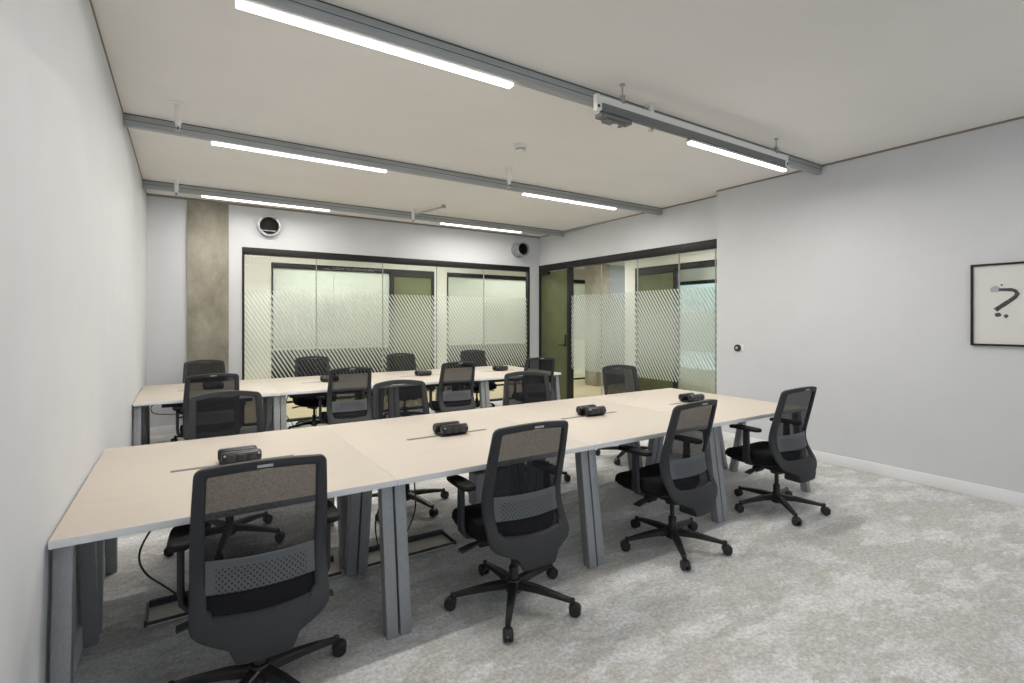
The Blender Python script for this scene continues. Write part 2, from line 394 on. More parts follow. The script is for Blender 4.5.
def far_screen(nm, label, x0, x1, y, joints, m):
    w_ = empty(nm); tag(w_, label, 'window', kind='structure')
    part('header', MB().box(x0, x1, y-.01, y+.09, HD-.085, HD, .003), M['black_metal'], w_)
    part('frame', MB().box(x0, x0+.03, y-.01, y+.09, 0, HD-.085).box(x1-.03, x1, y-.01, y+.09, 0, HD-.085).box(x0+.03, x1-.03, y-.01, y+.09, 0, .03), M['black_metal'], w_)
    q = [x0+.03]+joints+[x1-.03]
    for a, b in zip(q, q[1:]): part('pane', MB().box(a+.003, b-.003, y+.04, y+.052, .03, HD-.085), m, w_)
far_screen('window_3', 'frosted meeting room screen left of the far olive door', 1.31, 3.52, YC, [2.4], M['glass_far'])
far_screen('window_4', 'frosted meeting room screen right of the far olive door', 4.75, 8.95, YC, [5.75, 6.9, 7.9], M['glass_far'])
def far_door(nm, label, x0, x1, y):
    d = empty(nm); tag(d, label, 'door', kind='structure')
    part('door_frame', MB().box(x0, x0+.05, y-.012, y+.1, 0, HD).box(x1-.05, x1, y-.012, y+.1, 0, HD).box(x0+.05, x1-.05, y-.012, y+.1, HD-.14, HD), M['black_metal'], d)
    part('door_leaf', MB().box(x0+.055, x1-.055, y+.01, y+.055, .008, HD-.145, .003), M['olive'], d, 'olive green leaf')
    part('handle', MB().tube([(x0+.15, y+.01, 1.05), (x0+.15, y-.05, 1.05), (x0+.28, y-.05, 1.05)], .009), M['black_metal'], d)
    return d
far_door('door_2', 'olive green door across the back corridor', 3.52, 4.45, YC)
# olive door and screen across the side corridor (built along x then turned)
d3 = far_door('door_3', 'olive green door across the side corridor', 0, .98, 0)
d3.location = (XC, 7.13, 0); d3.rotation_euler = (0, 0, -PI/2)
w5 = empty('window_5'); tag(w5, 'glazed screen right of the door across the side corridor', 'window', kind='structure')
part('header', MB().box(XC-.01, XC+.09, 3.2, 6.15, HD-.11, HD, .003), M['black_metal'], w5)
part('frame', MB().box(XC-.01, XC+.09, 3.2, 3.23, 0, HD-.11).box(XC-.01, XC+.09, 6.12, 6.15, 0, HD-.11).box(XC-.01, XC+.09, 3.23, 6.12, 0, .03), M['black_metal'], w5)
for a, b in ((3.23, 4.2), (4.2, 5.15), (5.15, 6.12)): part('pane', MB().box(XC+.04, XC+.052, a+.003, b-.003, .03, HD-.11), M['glass_far_side'], w5)
# outer window of that side room with the neighbouring building outside
XO = 8.9
struct('wall_outer', MB().box(XO, XO+.1, .8, 7.32, 0, .5).box(XO, XO+.1, .8, 7.32, 2.32, 2.8).box(XO, XO+.1, .8, 3.2, .5, 2.32), M['corr_wall'], 'outer wall of the room beyond the side corridor', 'wall')
w7 = empty('window_7'); tag(w7, 'outer window of the room beyond the side corridor', 'window', kind='structure')
part('header', MB().box(XO-.02, XO+.08, 3.2, 7.32, 2.25, 2.32), M['black_metal'], w7)
fr = MB()
for y in (3.2, 5.2, 7.26): fr.box(XO, XO+.06, y, y+.05, .5, 2.25)
part('frame', fr, M['black_metal'], w7)
for a, b in ((3.25, 5.2), (5.25, 7.26)): part('pane', MB().box(XO+.03, XO+.04, a, b, .5, 2.25), M['glass_clear'], w7)
nb = MB().box(13.4, 17, 2, 12, -6, 9)
for k in range(10): nb.box(13.36, 13.4, 2, 12, -5+k*1.4, -4.9+k*1.4)
tag(nb.build('outside_building', M['teal']), 'blue glass building seen through the farthest window', 'building')
struct('column.001', MB().box(7.86, 8.27, 8.6, 9.0, 0, 2.8, .006), M['concrete'], 'concrete column standing in the corridor corner', 'column')
struct('wall_pier', MB().box(8.275, 8.92, 8.72, 9.0, 0, 2.8), mat('grey pier', srgb(150,158,166), .7), 'blue-grey pier beside the corridor column', 'wall')
# things in the meeting rooms
sb = empty('sideboard', (2.4, 12.3, 0)); tag(sb, 'low dark sideboard in the left meeting room behind frosted glass', 'sideboard')
part('cabinet_body', MB().box(-1.0, 1.9, -.22, .25, .08, .82, .01).box(-.95, 1.85, -.18, .2, 0, .08), M['dark_furn'], sb)
for k in range(3): part('door', MB().box(-.98+k*.96, -.98+k*.96+.94, -.24, -.222, .1, .8, .004), M['dark_furn'], sb)
sb2 = copy_tree(sb); sb2.location = (6.4, 12.3, 0); tag(sb2, 'low dark sideboard in the right meeting room behind frosted glass')
def wall_print(x, label):
    p = empty('framed_print', (x, 12.6, 1.58)); tag(p, label, 'picture')
    part('frame', MB().box(-.33, .33, -.03, 0, -.33, -.30).box(-.33, .33, -.03, 0, .30, .33).box(-.33, -.30, -.03, 0, -.3, .3).box(.30, .33, -.03, 0, -.3, .3), M['black_metal'], p)
    part('artwork', MB().box(-.3, .3, -.012, -.004, -.3, .3), M['ink'], p)
wall_print(3.0, 'dark framed print on the left meeting room wall')
wall_print(7.5, 'dark framed print on the right meeting room wall')

# ------------------------------------------------------------------ ceiling beams and their linear lights
def led_lamp(name, x0, x1, y, z, w_, power, parent=None, col=(1, .95, .895)):
    l = bpy.data.lights.new(name, 'AREA'); l.shape = 'RECTANGLE'; l.size = abs(x1-x0); l.size_y = w_
    l.energy = power; l.color = col
    o = bpy.data.objects.new(name, l); COL.objects.link(o); o.location = ((x0+x1)/2, y, z)
    if parent: o.parent = parent
    return o
PW = 32
def beam(y, x1, label):
    b = empty('ceiling_beam', (0, y, ZC)); tag(b, label, 'beam', 'grey ceiling beams')
    ch = MB().box(XL+.002, x1-.002, 0, .055, -.097, -.001, .003)
    part('channel', ch, M['beam'], b)
    part('groove', MB().box(XL+.004, x1-.004, -.0012, .001, -.052, -.048).box(XL+.004, x1-.004, -.0015, .0, -.008, -.001), mat('groove', srgb(66,67,68), .7), b)
    return b
beam(2.712, XR, 'nearest of the three grey ceiling beams, running above the front desk')
beam(5.02, XG, 'middle grey ceiling beam, between smoke detector and back row')
beam(7.28, XG, 'farthest grey ceiling beam, just before the back wall')
def linear_light(x0, x1, y, z, label, power=PW, w_=.05):
    t = empty('ceiling_light', ((x0+x1)/2, y, z)); h = (x1-x0)/2
    tag(t, label, 'ceiling light', 'linear ceiling lights')
    part('housing', MB().box(-h-.01, h+.01, -w_/2-.004, w_/2+.004, .012, .03, .002), M['silver'], t)
    part('diffuser', MB().box(-h, h, -w_/2, w_/2, -.004, .014, .003), M['led'], t)
    lamp = led_lamp('lamp', -h, h, 0, -.008, w_, power, t); lamp.location = (0, 0, -.008)
    return t
zL = ZC-.105
linear_light(.214, 1.807, 2.798, zL, 'bright linear light under the nearest beam, top left')
linear_light(.205, 1.758, 5.108, zL, 'left linear light under the middle beam')
linear_light(3.474, 5.007, 5.108, zL, 'right linear light under the middle beam')
linear_light(.191, 1.718, 7.368, zL, 'left linear light under the farthest beam, above the concrete column', PW*.6)
linear_light(3.431, 4.958, 7.368, zL, 'right linear light under the farthest beam, beside the corner duct', PW*.55)
# suspended white tray in front of the nearest beam
TY = 2.53; tz0, tz1 = 2.905, 3.015; tx0, tx1 = 2.315, 4.663
tr = empty('suspended_tray', (0, TY, tz0)); tag(tr, 'white suspended service tray with dark front beside the nearest beam', 'service tray')
part('tray_body', MB().box(tx0, tx1, .003, .03, .012, tz1-tz0, .004), M['white_plastic'], tr)
part('front_strip', MB().box(tx0+.05, tx1-.05, -.004, .004, .004, .058).box(tx0+.05, tx1-.05, 0, .03, .003, .013), M['strip'], tr, 'dark grey front strip')
for x, s in ((tx0, 1), (tx1, -1)):
    e = part('end_cap', MB().box(x-.004*s, x+.03*s, -.004, .033, .0, tz1-tz0+.003, .006), M['white_plastic'], tr)
    part('fixing_hole', MB().lathe([(.011, -.0055), (.011, -.003)], (x+.014*s, 0, .03), 'Y', 12), M['dark_hole'], e)
for x in (2.561, 4.487):
    part('hanger_rod', MB().tube([(x, .01, tz1-tz0-.01), (x, .01, ZC-tz0)], .006).box(x-.014, x+.014, -.004, .024, .10, .16, .004).lathe([(.02, ZC-tz0-.006), (.02, ZC-tz0)], (x, .01, 0)), M['galv'], tr)
linear_light(3.291, 4.64, TY+.02, tz0-.032, 'linear light under the white suspended tray, top right', PW*.85, .04)
sn = empty('motion_sensor', (2.53, TY+.036, tz0)); tag(sn, 'small grey motion sensor under the left end of the suspended tray', 'sensor')
part('sensor_body', MB().box(-.17, .12, -.035, .035, -.03, -.0005, .006).box(-.12, .06, -.03, .03, -.05, -.03, .008), M['strip'], sn)
part('sensor_lens', MB().lathe([(.026, -.05), (.024, -.06), (.012, -.066)], (-.02, 0, 0), 'Z', 16), M['white_plastic'], sn)
# unseen beam with added lights over the camera's end, at the room's own spacing
beam(.47, XR, 'ceiling beam above the camera')
linear_light(.2, 1.75, .558, zL, 'left linear light added unseen above the camera', PW*.15); linear_light(3.47, 5.0, .558, zL, 'right linear light added unseen above the camera', PW*.15)

# sprinkler pendants, smoke detector, conduits
def sprinkler(x, y, label, L=.21):
    s = empty('sprinkler', (x, y, ZC)); tag(s, label, 'sprinkler', 'ceiling sprinklers')
    part('collar', MB().lathe([(.05, 0), (.05, -.006), (.03, -.014)], seg=20), M['white_plastic'], s)
    part('pipe', MB().lathe([(.023, -.012), (.023, -L+.06), (.017, -L+.055), (.017, -L+.03)], seg=16), M['white_plastic'], s)
    part('sprinkler_head', MB().lathe([(.017, -L+.03), (.012, -L+.02), (.010, -L+.006), (.022, -L+.004), (.022, -L), (.004, -L-.003)], seg=16), M['silver'], s)
    part('glass_bulb', MB().lathe([(.004, -L+.03), (.0075, -L+.022), (.0075, -L+.012), (.004, -L+.006)], (0, -.012, 0), seg=10), mat('red bulb', srgb(110,50,40), .3), s)
sprinkler(-.035, 4.577, 'white sprinkler pipe before the left end of the middle beam')
sprinkler(2.938, 4.593, 'white sprinkler pipe below the smoke detector, at the middle beam')
sprinkler(2.985, 2.66, 'white sprinkler pipe behind the suspended tray', .2)
sprinkler(-.07, 7.05, 'white sprinkler pipe at the left end of the farthest beam', .19)
sprinkler(2.84, 7.06, 'white sprinkler pipe beside the diagonal ceiling rod', .19)
sd = empty('smoke_detector', (2.64, 3.93, ZC)); tag(sd, 'white smoke detector on the ceiling between two beams', 'smoke detector')
part('base', MB().lathe([(.062, 0), (.062, -.03), (.056, -.04)], seg=28), M['white_plastic'], sd)
part('vent_ring', MB().lathe([(.044, -.04), (.044, -.05)], seg=28), M['black_plastic'], sd)
part('cap', MB().lathe([(.052, -.05), (.048, -.064), (.032, -.074), (.01, -.076)], seg=28), M['white_plastic'], sd)
rod = empty('ceiling_rod', (2.85, 7.1, ZC)); tag(rod, 'thin grey rod bracing diagonally from the farthest beam', 'rod')
part('bar', MB().tube([(.0, .02, -.075), (.24, -.53, -.03)], .014), M['beam'], rod)
part('end_fixing', MB().lathe([(.03, -.045), (.03, -.001)], (.245, -.54, 0), seg=14), M['beam'], rod)
cd = MB().box(XG-.045, XG-.009, 6.73, 7.27, ZC-.045, ZC-.002, .004).tube([(XG-.025, 6.73, ZC-.025), (XG-.025, 6.2, ZC-.02)], .012)
tag(cd.build('ceiling_conduit', M['beam']), 'short grey conduit along the ceiling beside the farthest beam', 'conduit')

# round ventilation ducts on the back wall
def duct(x, z, r, L, label):
    d = empty('ventilation_duct', (x, YB, z)); tag(d, label, 'duct', 'round ventilation ducts on the back wall')
    part('spigot', MB().lathe([(r*1.05, 0), (r*1.05, -.012), (r*.98, -.014), (r*.98, -L), (r*1.02, -L-.006), (r*1.02, -L-.014), (r*.86, -L-.016), (r*.8, -L-.004), (r*.78, .0)], axis='Y', seg=40, cap=(False, False)), M['galv'], d)
    part('throat', MB().lathe([(r*.79, -.004), (r*.77, -.002)], axis='Y', seg=32), M['dark_hole'], d)
    part('damper_blade', MB().box(-r*.7, r*.7, -.018, -.006, -r*.45, -r*.38), M['galv'], d)
    part('inner_wall', MB().lathe([(r*.775, -.006), (r*.79, -L+.01)], axis='Y', seg=40, cap=(False, False)), M['dark_hole'], d)
duct(1.035, 2.86, .15, .07, 'round steel duct opening beside the concrete column')
duct(5.36, 2.84, .135, .2, 'round steel duct opening in the far right corner')

# right wall: framed print and thermostat
pic = empty('framed_print', (XR, 1.12, 1.63)); tag(pic, 'black framed print of a bold brush mark on the right wall', 'picture')
y0, y1, za, zb = -.381, .381, -.342, .342
part('frame', MB().box(-.03, 0, y0, y1, za, za+.016, .002).box(-.03, 0, y0, y1, zb-.016, zb, .002).box(-.03, 0, y0, y0+.016, za+.016, zb-.016, .002).box(-.03, 0, y1-.016, y1, za+.016, zb-.016, .002), M['black_metal'], pic)
art = part('artwork', MB().box(-.014, -.004, y0+.016, y1-.016, za+.016, zb-.016), M['paper'], pic)
def ay(y, z): return (-.0155, y-1.12, z-1.63)
def blob(mb, c, ry, rz_, seed, n=20):
    rr = random.Random(seed)
    ring = []
    for i in range(n):
        k = 1+.16*rr.uniform(-1, 1); ring.append((0, c[1]+ry*k*math.cos(2*PI*i/n), c[2]+rz_*k*math.sin(2*PI*i/n)))
    mb.rings([[(-.0142, q[1], q[2]) for q in ring], [(-.0160, q[1], q[2]) for q in ring]], (False, True))
st = MB()
pts = [(1.325,1.753),(1.285,1.751),(1.248,1.749),(1.225,1.738),(1.213,1.715),(1.226,1.690),(1.255,1.662),(1.285,1.637),(1.315,1.612),(1.345,1.585)]
wid = [.024,.026,.027,.028,.028,.03,.032,.033,.034,.036]
L0 = []
for i, (y, z) in enumerate(pts):
    a = Vector(pts[min(i+1, len(pts)-1)])-Vector(pts[max(i-1, 0)]); nrm = Vector((-a.y, a.x)).normalized()*wid[i]/2*random.uniform(.9, 1.12)
    p, q = Vector((y, z))+nrm, Vector((y, z))-nrm
    L0.append([(-.0142, p.x-1.12, p.y-1.63), (-.0162, p.x-1.12, p.y-1.63), (-.0162, q.x-1.12, q.y-1.63), (-.0142, q.x-1.12, q.y-1.63)])
st.rings(L0)
part('brush_mark', st, M['ink'], art)
for q in (((1.329, 1.546), .021, .017, 1), ((1.28, 1.535), .014, .015, 2), ((1.307, 1.791), .007, .007, 3)):
    b = MB(); blob(b, ay(*q[0]), *q[1:]); part('ink_spot', b, M['ink'], art)
b = MB(); blob(b, ay(1.347, 1.758), .033, .027, 4, 26); part('pale_wash', b, M['ink_pale'], art)
th = empty('thermostat_switch', (XR, 3.68, 1.165)); tag(th, 'small round black thermostat dial on the right wall', 'thermostat')
part('wall_plate', MB().box(-.008, 0, -.085, -.045, -.04, .045, .003), M['white_plastic'], th)
part('dial', MB().lathe([(.042, 0), (.042, -.012), (.038, -.02), (.024, -.022)], axis='X', seg=28), M['black_plastic'], th)
part('dial_centre', MB().lathe([(.017, -.022), (.017, -.025), (.012, -.027)], axis='X', seg=20), M['silver'], th)

# ------------------------------------------------------------------ bench desks
MW, DD, ZT, TH = 1.255, 1.5, .736, .03
def make_bench(y0, label):
    root = empty('bench_desk', (XL+.008, y0, 0)); tag(root, label, 'desk', 'long beige bench desks')
    for k in range(4):
        x0, x1 = k*MW+.001, (k+1)*MW-.001
        mb = MB().box(x0, x1, 0, DD, ZT-TH, ZT, .0025)
        mb.bm.faces.ensure_lookup_table()
        for f in mb.bm.faces: f.material_index = 0 if f.calc_center_median().z > ZT-.0015 and abs(f.normal.z) > .9 else 1
        tp = mb.build('tabletop', [M['laminate'], M['edge']], root)
        cx = (x0+x1)/2
        part('cable_slot', MB().box(cx-.29, cx+.29, DD/2-.028, DD/2+.008, ZT-.004, ZT+.0008), M['seam'], tp)
        # under-frame
        for ry in (.30, DD-.34): part('rail', MB().box(x0+.03, x1-.03, ry, ry+.04, ZT-TH-.04, ZT-TH-.0005), M['dark_rail'], root)
        part('cable_tray', MB().box(x0+.2, x1-.2, DD/2-.11, DD/2+.11, ZT-TH-.125, ZT-TH-.12).box(x0+.2, x1-.2, DD/2-.113, DD/2-.11, ZT-TH-.125, ZT-TH-.0005).box(x0+.2, x1-.2, DD/2+.11, DD/2+.113, ZT-TH-.125, ZT-TH-.0005), M['dark_rail'], root)
        for sx in (x0+.032, x1-.032):
            for ya, yb in ((.085, -.005), (.565, .70), (.935, .80), (DD-.085, DD+.005)):
                part('leg', MB().prism((sx, yb, 0), (sx, ya, ZT-TH-.0005), .056, .06, .003), M['leg'], root)
    return root
bench1 = make_bench(2.34, 'nearest long beige bench desk with splayed grey legs')
bench2 = make_bench(5.82, 'farther long beige bench desk, before the glazed back wall')
# guessed low trays on the carpet; pale base stands for a light band
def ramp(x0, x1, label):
    r = empty('cable_tray', ((x0+x1)/2, 3.15, 0)); h = (x1-x0)/2; tag(r, label, 'cable tray', 'pale floor bands under the near desk')
    part('base', MB().box(-h, h, -.10, .10, 0.0005, .006), mat('pale floor band', srgb(226,219,203), .7), r)
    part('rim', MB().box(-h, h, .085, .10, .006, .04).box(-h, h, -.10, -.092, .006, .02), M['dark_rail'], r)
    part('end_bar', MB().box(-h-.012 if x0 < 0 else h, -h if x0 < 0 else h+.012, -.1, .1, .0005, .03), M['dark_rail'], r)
ramp(-.15, .78, 'low dark-rimmed pale band on the carpet behind the front-left chair')
ramp(.93, 1.52, 'low dark-rimmed pale band on the carpet left of the second front chair')
bx = empty('power_box', (1.70, 2.915, ZT-TH)); tag(bx, 'grey power box hanging under the near desk beside the second front chair', 'power box')
part('box_body', MB().box(-.12, .14, -.05, .05, -.41, -.2, .004), M['leg'], bx)
part('hanger', MB().box(-.09, -.05, -.01, .01, -.2, -.001).box(.07, .11, -.01, .01, -.2, -.001), M['dark_rail'], bx)

# twin socket units standing in the slots
def make_power():
    root = empty('power_module', (0, 0, 0)); tag(root, 'x', 'power module', 'black power modules on the desks')
    part('base_plate', MB().box(-.095, .095, -.06, .06, .0015, .006, .002), M['socket'], root)
    for s, dx in ((-1, .006), (1, -.006)):
        rings = []
        for x, k in ((-.094, .7), (-.088, .94), (-.08, 1), (.08, 1), (.088, .94), (.094, .7)):
            rings.append([(x+dx, s*.048+.030*k*math.cos(t), .040+.033*k*math.sin(t)) for t in [2*PI*i/16+PI/16 for i in range(16)]])
        u = part('socket_unit', MB().rings(rings), M['socket'], root)
        sk = MB()
        for i in range(3):
            cx = dx-.05+i*.05
            sk.box(cx-.019, cx+.019, s*.073, s*.0795, .02, .058, .003)
        part('socket', sk, M['sock_face'], u)
        for ex in (-.08, .08):
            part('indicator', MB().lathe([(.006, 0), (.006, .004), (.003, .006)], (0,0,0), 'Y', 10).xf(Matrix.Translation((dx+ex, s*.073, .057)) @ Matrix.Scale(s, 4, (0,1,0))), M['chrome'], u)
    return root
pw = make_power()
LN = ['farthest left, closest to the left wall', 'second from the left wall', 'third from the left wall', 'at the right end']
first = True
for bi, (yb, nm) in enumerate(((2.34, 'near desk'), (5.82, 'far desk'))):
    for k in range(4):
        o = pw if first else copy_tree(pw); first = False
        o.location = (XL+.008+(k+.5)*MW+(.02 if bi == 0 else .045), yb+DD/2, ZT)
        o['label'] = f'black twin power module on the {nm}, {LN[k]}'

# ------------------------------------------------------------------ task chair
def interp(tab, z):
    if z <= tab[0][0]: return tab[0][1]
    for (a, va), (b, vb) in zip(tab, tab[1:]):
        if z <= b:
            t = (z-a)/(b-a); t = t*t*(3-2*t) if False else t
            return va+(vb-va)*t
    return tab[-1][1]
PROF = [(.22,-.240),(.28,-.246),(.34,-.243),(.40,-.226),(.45,-.196),(.50,-.163),(.55,-.141),(.61,-.138),(.70,-.160),(.80,-.186),(.88,-.206),(1.0,-.234)]
# smoothed profile
def S(x, z):
    y = sum(interp(PROF, z+d) for d in (-.03, -.015, 0, .015, .03))/5
    return y + .045*(min(abs(x), .24)/.22)**2
def path_outer():
    top = [(x, .997-.016*(x/.185)**2) for x in [i*.185/8 for i in range(9)]]
    cor = [(.185+.036*math.sin(t), .945+.036*math.cos(t)) for t in [PI/2*i/6 for i in range(1, 7)]]
    side = [(.221+.014*math.sin(PI/2*min(1, i/9)), .945-(.945-.430)*i/14) for i in range(1, 15)]
    low = [(.234,.412),(.228,.396),(.212,.381),(.190,.370),(.164,.359),(.139,.349),(.114,.339),(.100,.330),(.093,.319),(.090,.306),(.088,.294)]
    bot = [(.088*(1-i/6), .286) for i in range(0, 7)]
    return top, cor, side, low, bot
def path_inner():
    top = [(i*.168/8, .960-.013*(i/8)**2) for i in range(9)]
    cor = [(.168+.012*math.sin(t), .935+.012*math.cos(t)) for t in [PI/2*i/6 for i in range(1, 7)]]
    side = [(.180+.006*math.sin(PI*i/14), .935-(.935-.462)*i/14) for i in range(1, 15)]
    low = [(.180-.0155*math.sin(PI/2*i/11), .462-.018*(1-math.cos(PI/2*i/11))) for i in range(1, 12)]
    bot = [(.160*(1-i/6), .444-.006*math.sin(PI/2*i/6)) for i in range(0, 7)]
    return top, cor, side, low, bot
def full(path):
    half = [(p[0]*1.01, p[1]) for seg in path for p in seg]
    return half + [(-x, z) for x, z in reversed(half[1:-1])]
def make_chair():
    root = empty('task_chair'); tag(root, 'x', 'chair', 'black mesh task chairs')
    O, I = full(path_outer()), full(path_inner())
    def loop(t, off):
        return [(o[0]+(i[0]-o[0])*t, S(o[0]+(i[0]-o[0])*t, o[1]+(i[1]-o[1])*t)+off, o[1]+(i[1]-o[1])*t) for o, i in zip(O, I)]
    # frame : back face, inner lip, front face
    seq = [(0, .006), (0, -.006), (.06, -.013), (.3, -.016), (.55, -.016), (.8, -.015), (.95, -.009), (1, -.003), (1, .008), (.92, .012), (.5, .013), (.08, .012), (0, .006)]
    mb = MB(); L = [loop(*q) for q in seq[:-1]]
    mb.rings(L + [L[0]], (False, False)); bmesh.ops.remove_doubles(mb.bm, verts=mb.bm.verts, dist=1e-5)
    fr = mb.build('back_frame', M['grey_plastic'], root, ang=50)
    # slanted inner ledge line of the skirt
    part('maker_plate', MB().rings([[(x, S(x, z)-d, z) for x, z in ((-.026,.971),(.026,.971),(.026,.981),(-.026,.981))] for d in (.012, .0185)]), M['silver'], fr, 'small silver plate')
    # mesh
    mb = MB(); nx, nz = 16, 30; vs = []
    for j in range(nz+1):
        z = .436+(.957-.436)*j/nz
        vs.append([mb.bm.verts.new((x, S(x, z)+.006, z)) for x in [-.191+.382*i/nx for i in range(nx+1)]])
    for j in range(nz):
        for i in range(nx): mb.bm.faces.new((vs[j][i], vs[j][i+1], vs[j+1][i+1], vs[j+1][i]))
    part('back_mesh', mb, M['mesh'], root, 'see-through black mesh')
    # lumbar band
    mb = MB(); loops = []
    for i in range(25):
        x = -.187+.374*i/24; sag = .0
        z0, z1 = .505, .622
        loops.append([(x, S(x, z)+d, z) for z, d in ((z0,-.004),(z0+.006,-.010),((z0+z1)/2,-.012),(z1-.006,-.010),(z1,-.004),(z1-.006,.001),((z0+z1)/2,.001),(z0+.006,.001))])
    part('lumbar_support', mb.rings(loops), M['perf'], root, 'lighter grey perforated band')
    # seat
    def plan(k, z, yo=0, n=40):
        pts = []
        for i in range(n):
            t = 2*PI*i/n; c, s = math.cos(t), math.sin(t); e = 2/4.2
            x = .248*k*math.copysign(abs(c)**e, c); y = .125+.225*(1-(1-k)*1.25)*math.copysign(abs(s)**e, s)+yo
            zz = z - .012 - (.022*max(0, (y-.14)/.15)**2 if z > .41 else 0) + .012*(abs(x)/.24)**2*(1 if z > .44 else 0)
            pts.append((x, y, zz))
        return pts
    seat = MB().rings([plan(.86,.388), plan(.95,.394), plan(.985,.41), plan(1,.43), plan(.99,.452), plan(.955,.468), plan(.88,.476), plan(.6,.474), plan(.3,.470)])
    part('seat', seat, M['black_fabric'], root)
    part('seat_pan', MB().rings([plan(.7,.368), plan(.86,.376), plan(.88,.388)]), M['black_plastic'], root)
    # mechanism
    mech = part('mechanism', MB().box(-.085, .085, -.12, .12, .315, .372, .012).box(-.07, .07, -.228, -.10, .272, .345, .012).lathe([(.045,.285),(.05,.315)], seg=16), M['black_plastic'], root)
    part('lever', MB().sweep([(-.08,.06,.345),(-.175,.06,.335),(-.225,.06,.325),(-.285,.06,.312)], [.016,.016,.045,.05], [.014,.014,.016,.012]), M['grey_plastic'], mech, 'grey paddle lever')
    part('tension_knob', MB().lathe([(.028,-.17),(.03,-.165),(.03,-.10),(.02,-.09)], (0,.07,.33), 'X', 14), M['black_plastic'], mech)
    part('lever', MB().sweep([(.08,.02,.345),(.19,.02,.335),(.235,.02,.327),(.285,.02,.32)], [.016,.016,.04,.044], [.014,.014,.016,.012]), M['grey_plastic'], mech, 'grey paddle lever')
    # gas column
    part('gas_column', MB().lathe([(.026,.05),(.026,.19),(.024,.195),(.0155,.2),(.0155,.3)], seg=18), M['black_plastic'], root)
    # armrests
    AY = .08
    for s in (-1, 1):
        pth = [(s*.14,AY,.372),(s*.205,AY,.372),(s*.245,AY,.38),(s*.266,AY,.405),(s*.271,AY,.45),(s*.271,AY,.55),(s*.271,AY,.645)]
        mb = MB(); L = []
        for i, p in enumerate(pth):
            hw = [.028,.03,.032,.032,.03,.027,.025][i]; tk = .012
            d = (Vector(pth[min(i+1,6)])-Vector(pth[max(i-1,0)])).normalized(); nn = Vector((d.z, 0, -d.x))
            P_ = Vector(p); Y = Vector((0, hw, 0))
            L.append([P_-Y*.75+nn*tk, P_+Y*.75+nn*tk, P_+Y+nn*tk*.4, P_+Y-nn*tk*.4, P_+Y*.75-nn*tk, P_-Y*.75-nn*tk, P_-Y-nn*tk*.4, P_-Y+nn*tk*.4])
        a = part('armrest', mb.rings(L), M['grey_plastic'], root)
        def pad(k, z, n=28):
            out = []
            for i in range(n):
                t = 2*PI*i/n; c, q = math.cos(t), math.sin(t); e = 2/3.2
                wv = .041*k*(1-.14*q)
                out.append((s*.271+wv*math.copysign(abs(c)**e, c), .012+AY+.132*(1-(1-k)*.3)*math.copysign(abs(q)**e, q), z-.008*max(0, q)**2))
            return out
        part('arm_pad', MB().rings([pad(.86,.644), pad(.98,.648), pad(1,.656), pad(.97,.664), pad(.86,.669), pad(.4,.670)]), M['pad'], a, 'black pad')
    # five-star base
    bm_ = MB().lathe([(.034,.055),(.042,.06),(.044,.115),(.036,.128),(.027,.13)], seg=20)
    for k in range(5):
        t = 2*PI*k/5; d = Vector((math.cos(t), math.sin(t), 0))
        bm_.sweep([d*.03+Vector((0,0,.098)), d*.13+Vector((0,0,.096)), d*.24+Vector((0,0,.084)), d*.325+Vector((0,0,.072))], [.05,.043,.034,.026], [.044,.036,.028,.02])
        bm_.lathe([(.009,.045),(.013,.06),(.013,.084),(.009,.088)], tuple(d*.325), seg=10)
    base = part('base', bm_, M['black_plastic'], root)
    rr = random.Random(3)
    for k in range(5):
        t = 2*PI*k/5; c = Vector((math.cos(t)*.325, math.sin(t)*.325, 0))
        cs = MB()
        for s in (-1, 1):
            cs.lathe([(.010,s*.006),(.0265,s*.006),(.0295,s*.009),(.0295,s*.020),(.026,s*.0235),(.008,s*.0245)], (0,-.012,.0297), 'X', 20)
        # hood
        ring = []
        for x in (-.021, -.017, .017, .021):
            kx = .9 if abs(x) > .02 else 1
            ring.append([(x, -.012+.034*kx*math.cos(a), .0297+.034*kx*math.sin(a)) for a in [math.radians(20+14*i) for i in range(11)]] + [(x, -.012+.022*math.cos(a), .0297+.022*math.sin(a)) for a in [math.radians(160-14*i) for i in range(11)]])
        cs.rings(ring)
        cs.lathe([(.009,.03),(.009,.062)], (0,.0,0), 'Z', 10)
        cs.xf(Matrix.Translation(c) @ Matrix.Rotation(t+PI/2+rr.uniform(-.9,.9), 4, 'Z'))
        part('castor', cs, M['black_plastic'], base)
    base.rotation_euler = (0, 0, math.radians(16))
    return root
proto = make_chair()
